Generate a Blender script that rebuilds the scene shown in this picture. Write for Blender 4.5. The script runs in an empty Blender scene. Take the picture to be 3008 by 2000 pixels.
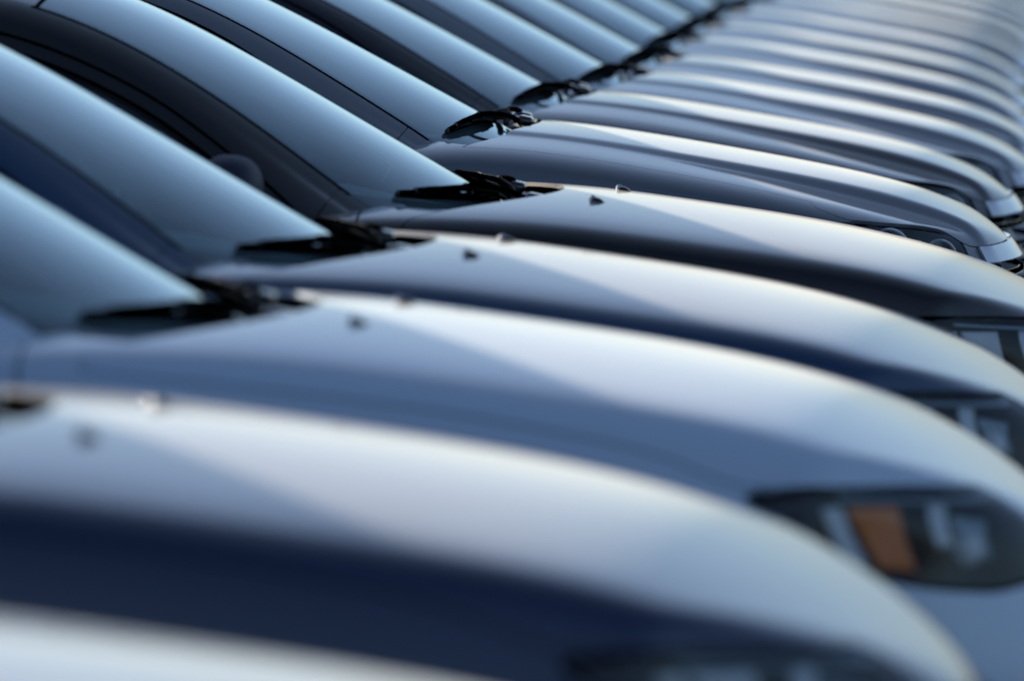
import bpy, bmesh, math, random
import numpy as np
from mathutils import Vector, Matrix
from mathutils.bvhtree import BVHTree
random.seed(7)
R = math.radians
sc = bpy.context.scene
C = sc.collection

# ------------------------------------------------------------------ camera
cam_d = bpy.data.cameras.new('camera')
cam = bpy.data.objects.new('camera', cam_d); C.objects.link(cam)
cam.location = (0, 0, 1.62)
cam.rotation_euler = (R(90 - 3.236), 0, R(3.614))
cam_d.lens = 300; cam_d.sensor_width = 36
cam_d.clip_start = 0.5; cam_d.clip_end = 6000
cam_d.dof.use_dof = True
cam_d.dof.focus_distance = 18.3
cam_d.dof.aperture_fstop = 4.5
sc.camera = cam

# ------------------------------------------------------------------ light
SUN_EL, SUN_AZ = 14.0, -49.0          # azimuth measured from +Y towards +X
world = bpy.data.worlds.new('World'); sc.world = world
world.use_nodes = True
wn = world.node_tree; wn.nodes.clear()
sky = wn.nodes.new('ShaderNodeTexSky'); sky.sky_type = 'NISHITA'
sky.sun_disc = False
sky.sun_elevation = R(SUN_EL); sky.sun_rotation = R(SUN_AZ)
sky.air_density = 0.65; sky.dust_density = 1.0; sky.ozone_density = 5.0
bg = wn.nodes.new('ShaderNodeBackground'); bg.inputs['Strength'].default_value = 0.084
wo = wn.nodes.new('ShaderNodeOutputWorld')
wb = wn.nodes.new('ShaderNodeMix'); wb.data_type = 'RGBA'; wb.blend_type = 'MULTIPLY'   # the camera's white balance
wb.inputs['Factor'].default_value = 1; wb.inputs['B'].default_value = (1.06, 1.0, .88, 1)
hs = wn.nodes.new('ShaderNodeHueSaturation'); hs.inputs['Saturation'].default_value = 0.84   # thin high haze pales the sky
wn.links.new(sky.outputs[0], hs.inputs['Color'])
wn.links.new(hs.outputs[0], wb.inputs['A']); wn.links.new(wb.outputs['Result'], bg.inputs[0]); wn.links.new(bg.outputs[0], wo.inputs[0])
sd = bpy.data.lights.new('sun', 'SUN'); sd.energy = 5.0; sd.angle = R(0.53)
sd.color = (1.0, 0.88, 0.72)
sun = bpy.data.objects.new('sun', sd); C.objects.link(sun)
v = Vector((math.sin(R(SUN_AZ)) * math.cos(R(SUN_EL)), math.cos(R(SUN_AZ)) * math.cos(R(SUN_EL)), math.sin(R(SUN_EL))))
sun.rotation_euler = v.to_track_quat('Z', 'Y').to_euler()
sun.location = (-10, 30, 12)
sc.view_settings.view_transform = 'Standard'; sc.view_settings.look = 'None'
sc.view_settings.exposure = 0.92; sc.view_settings.gamma = 1.0
sc.view_settings.use_curve_mapping = False
sc.render.engine = 'CYCLES'
sc.cycles.max_bounces = 9; sc.cycles.glossy_bounces = 6; sc.cycles.diffuse_bounces = 3
sc.cycles.transparent_max_bounces = 16; sc.cycles.transmission_bounces = 4
sc.cycles.caustics_reflective = False; sc.cycles.caustics_refractive = False
sc.cycles.sample_clamp_indirect = 6
sc.cycles.use_denoising = True

# ------------------------------------------------------------------ materials
def newmat(name):
    m = bpy.data.materials.new(name); m.use_nodes = True
    nt = m.node_tree; nt.nodes.clear()
    out = nt.nodes.new('ShaderNodeOutputMaterial')
    return m, nt, out

def noise(nt, scale, detail=4, rough=0.55, coord='Object'):
    tc = nt.nodes.new('ShaderNodeTexCoord'); n = nt.nodes.new('ShaderNodeTexNoise')
    n.inputs['Scale'].default_value = scale; n.inputs['Detail'].default_value = detail
    n.inputs['Roughness'].default_value = rough
    nt.links.new(tc.outputs[coord], n.inputs['Vector'])
    return n

def ramp(nt, src, a, b, lo=0.35, hi=0.65):
    m = nt.nodes.new('ShaderNodeMapRange')
    m.inputs['From Min'].default_value = lo; m.inputs['From Max'].default_value = hi
    m.inputs['To Min'].default_value = a; m.inputs['To Max'].default_value = b
    nt.links.new(src, m.inputs['Value'])
    return m.outputs[0]

def paint(name, col, metallic=0.3, rough=0.4, dust=0.20, sheen=0.13):
    m, nt, out = newmat(name)
    p = nt.nodes.new('ShaderNodeBsdfPrincipled')
    # dust settles on what faces up
    g = nt.nodes.new('ShaderNodeNewGeometry'); sx = nt.nodes.new('ShaderNodeSeparateXYZ')
    nt.links.new(g.outputs['True Normal'], sx.inputs[0])
    up = ramp(nt, sx.outputs['Z'], 0.0, 1.0, 0.55, 0.93)
    n = noise(nt, 5.0, 6, 0.6)
    amt = ramp(nt, n.outputs['Fac'], dust * 0.75, dust * 1.25, 0.3, 0.7)
    mu = nt.nodes.new('ShaderNodeMath'); mu.operation = 'MULTIPLY'
    nt.links.new(up, mu.inputs[0]); nt.links.new(amt, mu.inputs[1])
    mx = nt.nodes.new('ShaderNodeMix'); mx.data_type = 'RGBA'
    mx.inputs['A'].default_value = (*col, 1); mx.inputs['B'].default_value = (0.62, 0.59, 0.54, 1)
    nt.links.new(mu.outputs[0], mx.inputs['Factor'])
    nt.links.new(mx.outputs['Result'], p.inputs['Base Color'])
    mm = nt.nodes.new('ShaderNodeMath'); mm.operation = 'MULTIPLY_ADD'
    nt.links.new(mu.outputs[0], mm.inputs[0]); mm.inputs[1].default_value = -metallic; mm.inputs[2].default_value = metallic
    nt.links.new(mm.outputs[0], p.inputs['Metallic'])
    p.inputs['Roughness'].default_value = rough
    p.inputs['Specular IOR Level'].default_value = 0.25
    p.inputs['Coat Weight'].default_value = 1.0
    p.inputs['Coat Roughness'].default_value = 0.045
    sh = nt.nodes.new('ShaderNodeMath'); sh.operation = 'MULTIPLY'
    nt.links.new(up, sh.inputs[0]); sh.inputs[1].default_value = sheen
    nt.links.new(sh.outputs[0], p.inputs['Sheen Weight'])
    p.inputs['Sheen Roughness'].default_value = 0.35
    p.inputs['Sheen Tint'].default_value = (0.95, 0.93, 0.9, 1)
    nt.links.new(p.outputs[0], out.inputs[0])
    return m

def plain(name, col, rough=0.5, metallic=0.0, coat=0.0, var=0.15, scale=14.0, bump=0.0, emis=None, spec=0.5):
    m, nt, out = newmat(name)
    p = nt.nodes.new('ShaderNodeBsdfPrincipled')
    n = noise(nt, scale)
    mx = nt.nodes.new('ShaderNodeMix'); mx.data_type = 'RGBA'
    mx.inputs['A'].default_value = tuple(c * (1 - var) for c in col) + (1,)
    mx.inputs['B'].default_value = tuple(min(1, c * (1 + var)) for c in col) + (1,)
    nt.links.new(ramp(nt, n.outputs['Fac'], 0, 1), mx.inputs['Factor'])
    nt.links.new(mx.outputs['Result'], p.inputs['Base Color'])
    p.inputs['Roughness'].default_value = rough; p.inputs['Metallic'].default_value = metallic
    p.inputs['Coat Weight'].default_value = coat; p.inputs['Coat Roughness'].default_value = 0.04
    p.inputs['Specular IOR Level'].default_value = spec
    if bump:
        b = nt.nodes.new('ShaderNodeBump'); b.inputs['Strength'].default_value = bump; b.inputs['Distance'].default_value = 0.01
        nt.links.new(n.outputs['Fac'], b.inputs['Height']); nt.links.new(b.outputs[0], p.inputs['Normal'])
    nt.links.new(p.outputs[0], out.inputs[0])
    return m

def glass(name, tint, gain=1.0, refl=(1, 1, 1), rough=0.0, film=0.0, ior=1.52):
    m, nt, out = newmat(name)
    tr = nt.nodes.new('ShaderNodeBsdfTransparent'); tr.inputs[0].default_value = (*tint, 1)
    gl = nt.nodes.new('ShaderNodeBsdfGlossy'); gl.inputs['Roughness'].default_value = rough
    gl.inputs['Color'].default_value = (*refl, 1)
    fr = nt.nodes.new('ShaderNodeFresnel'); fr.inputs['IOR'].default_value = ior
    mul = nt.nodes.new('ShaderNodeMath'); mul.operation = 'MULTIPLY'; mul.use_clamp = True
    nt.links.new(fr.outputs[0], mul.inputs[0]); mul.inputs[1].default_value = gain
    mx = nt.nodes.new('ShaderNodeMixShader')
    nt.links.new(mul.outputs[0], mx.inputs[0])
    base = tr.outputs[0]
    if film:   # teal haze painted on the pane in place of a brighter interior
        df = nt.nodes.new('ShaderNodeBsdfDiffuse'); df.inputs[0].default_value = (0.46, 0.64, 0.70, 1)
        n = noise(nt, 4.0, 5, 0.6)
        f = ramp(nt, n.outputs['Fac'], film * 0.6, film * 1.4)
        m2 = nt.nodes.new('ShaderNodeMixShader'); nt.links.new(f, m2.inputs[0])
        nt.links.new(tr.outputs[0], m2.inputs[1]); nt.links.new(df.outputs[0], m2.inputs[2])
        base = m2.outputs[0]
    nt.links.new(base, mx.inputs[1]); nt.links.new(gl.outputs[0], mx.inputs[2])
    nt.links.new(mx.outputs[0], out.inputs[0])
    return m

M = {
 'white':   paint('paint_pearl_white', (0.22, 0.22, 0.22), 0.4, 0.4, 0.12, 0.08),
 'navy':    paint('paint_dark_navy', (0.006, 0.026, 0.085), 0.1, 0.45),
 'navy2':   paint('paint_navy', (0.008, 0.045, 0.120), 0.05, 0.45),
 'silver':  paint('paint_silver_blue', (0.62, 0.77, 0.94), 0.0, 0.45),
 'black':   paint('paint_black', (0.005, 0.0055, 0.009), 0.0, 0.45),
 'slate':   paint('paint_slate', (0.17, 0.19, 0.225), 0.2, 0.42),
 'black2':  paint('paint_blue_black', (0.006, 0.008, 0.018), 0.0, 0.45),
 'grey':    paint('paint_grey', (0.24, 0.265, 0.30), 0.2, 0.42),
 'steel':   paint('paint_steel_blue', (0.17, 0.22, 0.30), 0.25, 0.42),
 'lsilver': paint('paint_light_silver', (0.42, 0.45, 0.50), 0.25, 0.42),
 'plastic': plain('black_plastic', (0.095, 0.10, 0.115), 0.36, bump=0.15, scale=60),
 'trimgloss': plain('gloss_black_trim', (0.012, 0.012, 0.014), 0.18, coat=0.6),
 'cowl': plain('cowl_plastic', (0.008, 0.0085, 0.010), 0.75, spec=0.2),
 'mirror': plain('mirror_shell', (0.010, 0.016, 0.040), 0.5, spec=0.3),
 'bead': plain('window_bead', (0.16, 0.14, 0.11), 0.25, 0.8),
 'rubber':  plain('rubber', (0.03, 0.03, 0.033), 0.6),
 'tyre':    plain('tyre_rubber', (0.022, 0.022, 0.023), 0.85, bump=0.3, scale=40),
 'rim':     plain('rim_alloy', (0.45, 0.46, 0.48), 0.3, 0.9),
 'chrome':  plain('chrome', (0.75, 0.77, 0.80), 0.07, 1.0, var=0.03),
 'reflector': plain('reflector_silver', (0.88, 0.94, 1.0), 0.35, 0.05, var=0.08),
 'bowl': plain('bowl_reflection_grey', (0.32, 0.42, 0.48), 0.3, 0.1),  # housing bowl grey, also used for reflections painted inside the lamps
 'orange':  plain('amber_plastic', (1.0, 0.27, 0.06), 0.35, coat=0.3, var=0.06),
 'red':     plain('red_plastic', (0.35, 0.01, 0.01), 0.3, coat=0.8),
 'housing': plain('lamp_housing', (0.012, 0.014, 0.028), 0.4),
 'projector': glass('projector_glass', (0.55, 0.7, 0.95), 2.5, (0.8, 0.9, 1)),
 'lens':    glass('headlight_lens', (0.93, 0.96, 0.99), 0.65, (0.9, 0.95, 1)),
 'glass':   glass('windshield_glass', (0.80, 0.95, 0.96), 1.35, (0.84, 0.97, 1.0), film=0.19),
 'sideglass': glass('side_glass', (0.60, 0.70, 0.71), 1.1, (0.9, 0.95, 1.0)),
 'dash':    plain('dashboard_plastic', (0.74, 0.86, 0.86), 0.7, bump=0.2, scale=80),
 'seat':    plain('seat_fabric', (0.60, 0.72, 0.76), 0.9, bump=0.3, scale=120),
 'cabin':   plain('cabin_lining', (0.10, 0.115, 0.125), 0.85),
 'frit':    plain('glass_border_print', (0.014, 0.02, 0.03), 0.4),
}

# ------------------------------------------------------------------ triangle-mesh toolkit
class TM:
    def __init__(s, V, N, F):
        s.V = np.asarray(V, float).reshape(-1, 3); s.N = np.asarray(N, float).reshape(-1, 3)
        s.F = np.asarray(F, int).reshape(-1, 3)
    def copy(s): return TM(s.V.copy(), s.N.copy(), s.F.copy())

def join(*ms):
    ms = [m for m in ms if len(m.F)]
    if not ms: return TM([], [], [])
    V, N, F, o = [], [], [], 0
    for m in ms:
        V.append(m.V); N.append(m.N); F.append(m.F + o); o += len(m.V)
    return TM(np.vstack(V), np.vstack(N), np.vstack(F))

def clip(m, f):
    """keep the part of m where the vertex field f > 0, cutting triangles along f = 0"""
    if len(m.F) == 0: return m
    f = np.where(np.abs(f) < 1e-7, 1e-7, f)
    ins = f > 0
    cnt = ins[m.F].sum(1)
    keep = m.F[cnt == 3]
    out = [keep]
    nv = len(m.V); edges = {}
    V2, N2 = [], []
    def cut(a, b):
        k = (a, b) if a < b else (b, a)
        r = edges.get(k)
        if r is None:
            t = f[k[0]] / (f[k[0]] - f[k[1]])
            V2.append(m.V[k[0]] * (1 - t) + m.V[k[1]] * t)
            n = m.N[k[0]] * (1 - t) + m.N[k[1]] * t
            N2.append(n / (np.linalg.norm(n) + 1e-12))
            r = nv + len(V2) - 1; edges[k] = r
        return r
    new = []
    for tri in m.F[(cnt == 1) | (cnt == 2)]:
        tri = [int(t) for t in tri]
        i3 = [bool(ins[t]) for t in tri]
        if sum(i3) == 1:
            k = i3.index(True); a, b, c = tri[k], tri[(k + 1) % 3], tri[(k + 2) % 3]
            new.append((a, cut(a, b), cut(c, a)))
        else:
            k = i3.index(False); a, b, c = tri[k], tri[(k + 1) % 3], tri[(k + 2) % 3]
            p, q = cut(a, b), cut(c, a)
            new.append((p, b, c)); new.append((p, c, q))
    F = np.vstack([keep, np.array(new, int).reshape(-1, 3)])
    V = np.vstack([m.V, np.array(V2).reshape(-1, 3)]); N = np.vstack([m.N, np.array(N2).reshape(-1, 3)])
    used, inv = np.unique(F, return_inverse=True)
    return TM(V[used], N[used], inv.reshape(-1, 3))

GAP = 0.0022
def part_split(m, fn, gap=GAP):
    """(inside, outside) of the field fn(V) with a shut line between them"""
    f = fn(m.V)
    return clip(m, f - gap), clip(m, -f - gap)

def flange(m, depth=0.014):
    """turn the free edges of a panel inwards so the panel has thickness"""
    if len(m.F) == 0: return m
    e = np.vstack([m.F[:, [0, 1]], m.F[:, [1, 2]], m.F[:, [2, 0]]])
    ks = np.sort(e, 1); key = ks[:, 0] * (len(m.V) + 1) + ks[:, 1]
    _, idx, cnt = np.unique(key, return_index=True, return_counts=True)
    be = e[idx[cnt == 1]]
    if len(be) == 0: return m
    a, b = be[:, 0], be[:, 1]
    Va, Vb = m.V[a], m.V[b]
    # a little rounding: 2 mm step in before turning down
    d = Vb - Va; L = np.linalg.norm(d, axis=1, keepdims=True) + 1e-12
    nrm = (m.N[a] + m.N[b]) * 0.5
    side = np.cross(d / L, nrm)
    n = len(be)
    V = np.vstack([Va, Vb, Vb - m.N[b] * depth, Va - m.N[a] * depth])
    N = np.vstack([side] * 4)
    i = np.arange(n)
    F = np.vstack([np.stack([i + n, i, i + 3 * n], 1), np.stack([i + n, i + 3 * n, i + 2 * n], 1)])
    return join(m, TM(V, N, F))

def sdf_poly(P, poly):
    """signed distance (positive inside) of 2-D points P to a polygon"""
    poly = np.asarray(poly, float); n = len(poly)
    d = np.full(len(P), 1e9); ins = np.zeros(len(P), bool)
    for i in range(n):
        a, b = poly[i], poly[(i + 1) % n]
        ab = b - a; t = np.clip(((P - a) @ ab) / (ab @ ab), 0, 1)
        d = np.minimum(d, np.hypot(*(P - a - t[:, None] * ab).T))
        c = (a[1] > P[:, 1]) != (b[1] > P[:, 1])
        with np.errstate(divide='ignore', invalid='ignore'):
            xx = (b[0] - a[0]) * (P[:, 1] - a[1]) / (b[1] - a[1]) + a[0]
        ins ^= c & (P[:, 0] < xx)
    return np.where(ins, d, -d)

def smooth_poly(poly, n=6, closed=True):
    P = np.asarray(poly, float); out = []; k = len(P)
    for i in range(k if closed else k - 1):
        p = [P[(i + q) % k] if closed else P[min(max(i + q, 0), k - 1)] for q in (-1, 0, 1, 2)]
        for s in range(n):
            t = s / n
            out.append(0.5 * ((2 * p[1]) + (-p[0] + p[2]) * t + (2 * p[0] - 5 * p[1] + 4 * p[2] - p[3]) * t * t + (-p[0] + 3 * p[1] - 3 * p[2] + p[3]) * t ** 3))
    if not closed: out.append(P[-1])
    return np.array(out)

def sstep(a, b, x):
    t = np.clip((x - a) / (b - a), 0, 1); return t * t * (3 - 2 * t)

def make_mesh(name, m):
    me = bpy.data.meshes.new(name)
    me.from_pydata(m.V.tolist(), [], m.F.tolist())
    me.polygons.foreach_set('use_smooth', [True] * len(me.polygons))
    me.update()
    me.normals_split_custom_set_from_vertices(m.N.tolist())
    return me

def bspline_basis(n, samples_per, lo=None, hi=None):
    """rows of weights for a uniform cubic B-spline through phantom ends; n control points"""
    lo = 0 if lo is None else lo; hi = n - 1 if hi is None else hi
    cnt = max(2, int(round((hi - lo) * samples_per)) + 1)
    ts = np.linspace(lo, hi, cnt); W = np.zeros((cnt, n)); D = np.zeros((cnt, n))
    for r, t in enumerate(ts):
        i = min(int(math.floor(t)), n - 2); u = t - i
        b = [(1 - u) ** 3 / 6, (3 * u ** 3 - 6 * u * u + 4) / 6, (-3 * u ** 3 + 3 * u * u + 3 * u + 1) / 6, u ** 3 / 6]
        db = [-(1 - u) ** 2 / 2, (9 * u * u - 12 * u) / 6, (-9 * u * u + 6 * u + 3) / 6, u * u / 2]
        for q in range(4):
            k = i - 1 + q
            for (ww, AA) in ((b[q], W), (db[q], D)):
                if k < 0: AA[r, 0] += 2 * ww; AA[r, 1] -= ww
                elif k > n - 1: AA[r, n - 1] += 2 * ww; AA[r, n - 2] -= ww
                else: AA[r, k] += ww
    return ts, W, D

def eval_patch(G, ulo, uhi, vlo, vhi, su, sv, flip=False):
    G = np.asarray(G, float)
    tu, Wu, Du = bspline_basis(G.shape[0], su, ulo, uhi)
    tv, Wv, Dv = bspline_basis(G.shape[1], sv, vlo, vhi)
    P = np.einsum('ai,bj,ijk->abk', Wu, Wv, G)
    A = np.einsum('ai,bj,ijk->abk', Du, Wv, G); B = np.einsum('ai,bj,ijk->abk', Wu, Dv, G)
    N = np.cross(A, B); N /= np.linalg.norm(N, axis=2, keepdims=True) + 1e-12
    if flip: N = -N
    a, b = P.shape[:2]
    idx = np.arange(a * b).reshape(a, b)
    q = np.stack([idx[:-1, :-1], idx[1:, :-1], idx[1:, 1:], idx[:-1, 1:]], -1).reshape(-1, 4)
    F = np.vstack([q[:, [0, 1, 2]], q[:, [0, 2, 3]]])
    if flip: F = F[:, ::-1]
    UV = np.stack(np.meshgrid(tu, tv, indexing='ij'), -1).reshape(-1, 2)
    m = TM(P.reshape(-1, 3), N.reshape(-1, 3), F); m.grid = (a, b)
    return m, UV

def from_bmesh(bm):
    bmesh.ops.triangulate(bm, faces=bm.faces)
    bm.normal_update(); bm.verts.index_update()
    return TM([v.co[:] for v in bm.verts], [v.normal[:] for v in bm.verts], [[v.index for v in f.verts] for f in bm.faces])

def rbox(cx, cy, cz, sx, sy, sz, bev=0.01, seg=2, rot=None):
    bm = bmesh.new(); bmesh.ops.create_cube(bm, size=1)
    bmesh.ops.scale(bm, vec=(sx, sy, sz), verts=bm.verts)
    b = min(bev, 0.49 * min(sx, sy, sz))
    if b > 0: bmesh.ops.bevel(bm, geom=list(bm.edges), offset=b, segments=seg, affect='EDGES', profile=0.5)
    if rot is not None: bmesh.ops.rotate(bm, verts=bm.verts, matrix=rot.to_3x3() if hasattr(rot, 'to_3x3') else rot)
    bmesh.ops.translate(bm, vec=(cx, cy, cz), verts=bm.verts)
    m = from_bmesh(bm); bm.free(); return m

def tube(pts, rad, seg=8, cap=True):
    """round bar along points; rad is a number or a list, or (ry, rz) pairs"""
    pts = [np.asarray(p, float) for p in pts]; n = len(pts)
    rad = rad if isinstance(rad, (list, tuple)) else [rad] * n
    V, N, F = [], [], []
    up = np.array([0.0, 0, 1.0])
    for i in range(n):
        t = pts[min(i + 1, n - 1)] - pts[max(i - 1, 0)]; t /= np.linalg.norm(t) + 1e-12
        u = up if abs(t[2]) < 0.95 else np.array([1.0, 0, 0])
        s = np.cross(t, u); s /= np.linalg.norm(s); w = np.cross(s, t)
        for k in range(seg):
            a = 2 * math.pi * k / seg; d = s * math.cos(a) + w * math.sin(a)
            V.append(pts[i] + d * rad[i]); N.append(d)
    for i in range(n - 1):
        for k in range(seg):
            a, b = i * seg + k, i * seg + (k + 1) % seg
            F += [(a, b, b + seg), (a, b + seg, a + seg)]
    if cap:
        for i, sgn in ((0, -1), (n - 1, 1)):
            c = len(V); t = pts[min(i + 1, n - 1)] - pts[max(i - 1, 0)]; t = t / (np.linalg.norm(t) + 1e-12) * sgn
            V.append(pts[i] + t * rad[i] * 0.4); N.append(t)
            for k in range(seg):
                a, b = i * seg + k, i * seg + (k + 1) % seg
                F.append((a, c, b) if sgn > 0 else (b, c, a))
    return TM(V, N, F)

def bar(p, q, w, h, bev=0.0015):
    """flat bar between two points, width w (sideways) and height h"""
    p, q = Vector(p), Vector(q); d = q - p
    rot = d.to_track_quat('X', 'Z').to_matrix()
    c = (p + q) / 2
    return rbox(c.x, c.y, c.z, d.length, w, h, bev, 1, rot)

def lathe(profile, axis='Y', centre=(0, 0, 0), seg=40):
    """profile of (r, t) turned about an axis"""
    V, F = [], []; n = len(profile)
    for k in range(seg):
        a = 2 * math.pi * k / seg
        for r, t in profile:
            c, s = r * math.cos(a), r * math.sin(a)
            V.append({'Y': (c, t, s), 'X': (t, c, s), 'Z': (c, s, t)}[axis])
    bm = bmesh.new(); vs = [bm.verts.new(Vector(v) + Vector(centre)) for v in V]
    for k in range(seg):
        for i in range(n - 1):
            a, b = k * n + i, ((k + 1) % seg) * n + i
            bm.faces.new((vs[a], vs[b], vs[b + 1], vs[a + 1]))
    bmesh.ops.remove_doubles(bm, verts=bm.verts, dist=1e-6)
    bmesh.ops.recalc_face_normals(bm, faces=bm.faces)
    m = from_bmesh(bm); bm.free(); return m

def mirror(m):
    s = np.array([1, -1, 1.0])
    return TM(m.V * s, m.N * s, m.F[:, ::-1])

def interp(tab):
    xs = np.array([t[0] for t in tab]); ys = np.array([t[1] for t in tab])
    o = np.argsort(xs); xs, ys = xs[o], ys[o]
    # smooth (Catmull-like) interpolation through the table
    k = np.gradient(ys, xs)
    def f(x):
        x = np.asarray(x, float); i = np.clip(np.searchsorted(xs, x) - 1, 0, len(xs) - 2)
        h = xs[i + 1] - xs[i]; t = np.clip((x - xs[i]) / h, 0, 1)
        return (2*t**3-3*t**2+1)*ys[i] + (t**3-2*t**2+t)*h*k[i] + (-2*t**3+3*t**2)*ys[i+1] + (t**3-t**2)*h*k[i+1]
    return f

# ------------------------------------------------------------------ the two car shapes
# x runs to the nose, y to the car's left, z up, in metres; both measured from the photograph
SPEC = {}
SPEC['A'] = dict(
  zc=[(.10,.60),(.05,.650),(.02,.678),(0,.694),(-.05,.724),(-.13,.766),(-.21,.802),(-.30,.834),(-.4,.861),(-.53,.892),(-.72,.923),(-.93,.953),(-1.06,.971),(-1.3,.975),(-1.8,.97),(-3.6,.98),(-3.9,.985),(-4.2,.975),(-4.42,.94)],
  zs=[(.10,.64),(0,.700),(-.12,.748),(-.25,.790),(-.38,.826),(-.6,.865),(-.82,.896),(-1.17,.935),(-1.45,.930),(-1.8,.912),(-2.6,.912),(-3.3,.93),(-3.9,.95),(-4.2,.94),(-4.42,.90)],
  cols=[(0,0,0),(.26,.08,0),(.50,.28,0),(.68,.52,0),(.765,.74,0),(.802,.89,0)],       # (y, share of the drop to the shoulder, extra drop)
  x=[.065,.02,-.05,-.15,-.27,-.42,-.60,-.82,-1.05,-1.28,-1.5,-1.85,-2.4,-3.0,-3.5,-3.8,-4.05,-4.24,-4.35],
  bow=.36, reach=.9, edge_z=(.640,.652,.688,.712,.720,.722,.722),
  front_x=(.065,.090,.115,.135,.14,.13,.10,.04), front_z=(.62,.575,.51,.44,.36,.28,.22,.19),
  hood_line=[(.10,.70),(-.05,.728),(-.13,.744),(-.29,.757),(-.40,.760),(-.52,.803),(-.68,.838),(-1.05,.890),(-1.3,.915)],
  hood_front=(.650,.055,.6), hood_rear=(-1.055,-.20,.72), hood_edge_y=None,
  lamp=[(-.395,.744),(-.34,.751),(-.27,.757),(-.20,.756),(-.13,.745),(-.05,.729),(.02,.715),(.07,.68),(.07,.622),(.0,.600),(-.05,.594),(-.085,.598),(-.15,.610),(-.22,.632),(-.29,.670),(-.345,.710)],
  lamp_y=.36, grille=(.335,.47,.63),
  wheels=(-.80,-3.42),
)
SPEC['B'] = dict(
  zc=[(.02,.60),(-.06,.70),(-.09,.742),(-.116,.772),(-.141,.792),(-.191,.822),(-.242,.845),(-.342,.879),(-.492,.914),(-.693,.950),(-.893,.984),(-1.16,1.021),(-1.4,1.03),(-1.8,1.0),(-3.6,1.01),(-3.9,1.02),(-4.2,1.0),(-4.42,.96)],
  zs=[(.02,.62),(-.09,.72),(-.194,.782),(-.30,.808),(-.377,.824),(-.57,.870),(-.714,.902),(-.907,.934),(-1.27,.982),(-1.5,.968),(-1.8,.945),(-2.6,.945),(-3.3,.96),(-3.9,.985),(-4.2,.97),(-4.42,.93)],
  cols=[(0,0,0),(.22,.05,0),(.39,.16,0),(.43,.22,0),(.458,.36,.25),(.49,.42,.28),(.62,.59,.20),(.745,.81,.04)],
  x=[-.085,-.12,-.17,-.24,-.34,-.48,-.66,-.88,-1.08,-1.28,-1.5,-1.85,-2.4,-3.0,-3.5,-3.8,-4.05,-4.24,-4.35],
  bow=.27, reach=.75, edge_z=(.752,.751,.750,.748,.742,.737,.73,.722,.715),
  front_x=(-.085,-.055,-.01,.03,.055,.055,.03,-.02), front_z=(.752,.70,.63,.55,.46,.36,.26,.19),
  hood_line=[(.05,.70),(-.10,.742),(-.15,.765),(-.194,.782),(-.28,.809),(-.366,.821),(-.45,.828),(-.52,.825),(-.6,.80)],
  hood_front=(.756,0,.6), hood_rear=(-1.165,-.115,.70), hood_edge_y=.735,
  lamp=[(-.53,.812),(-.45,.822),(-.366,.818),(-.28,.806),(-.194,.779),(-.15,.745),(-.11,.69),(-.10,.65),(-.16,.625),(-.28,.64),(-.40,.69),(-.48,.76)],
  lamp_y=.53, grille=(.50,.50,.716),
  wheels=(-.85,-3.45),
)
# greenhouse rows: centre (x, z), corner (x, y, z)
GH = {}
GH['A'] = [((-1.00,.850),(-1.31,.705,.90)), ((-1.135,.915),(-1.43,.672,.972)), ((-1.44,1.085),(-1.60,.642,1.105)), ((-1.78,1.283),(-1.82,.605,1.248)),
           ((-2.02,1.388),(-2.03,.575,1.338)), ((-2.25,1.432),(-2.27,.553,1.382)), ((-2.70,1.455),(-2.70,.542,1.400)), ((-3.08,1.425),(-3.08,.54,1.365)),
           ((-3.34,1.37),(-3.35,.54,1.305)), ((-3.60,1.235),(-3.63,.56,1.165)), ((-3.88,1.06),(-3.93,.60,1.0)), ((-4.02,.96),(-4.06,.64,.90))]
GH['B'] = [((-1.10,.93),(-1.27,.705,.92)), ((-1.235,.998),(-1.36,.680,.990)), ((-1.50,1.140),(-1.555,.648,1.112)), ((-1.80,1.298),(-1.81,.612,1.266)),
           ((-2.06,1.412),(-2.06,.585,1.365)), ((-2.28,1.462),(-2.30,.565,1.412)), ((-2.70,1.49),(-2.70,.552,1.435)), ((-3.08,1.465),(-3.08,.55,1.405)),
           ((-3.34,1.40),(-3.35,.55,1.335)), ((-3.60,1.27),(-3.63,.57,1.195)), ((-3.88,1.10),(-3.93,.61,1.03)), ((-4.02,1.0),(-4.06,.65,.94))]

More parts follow.
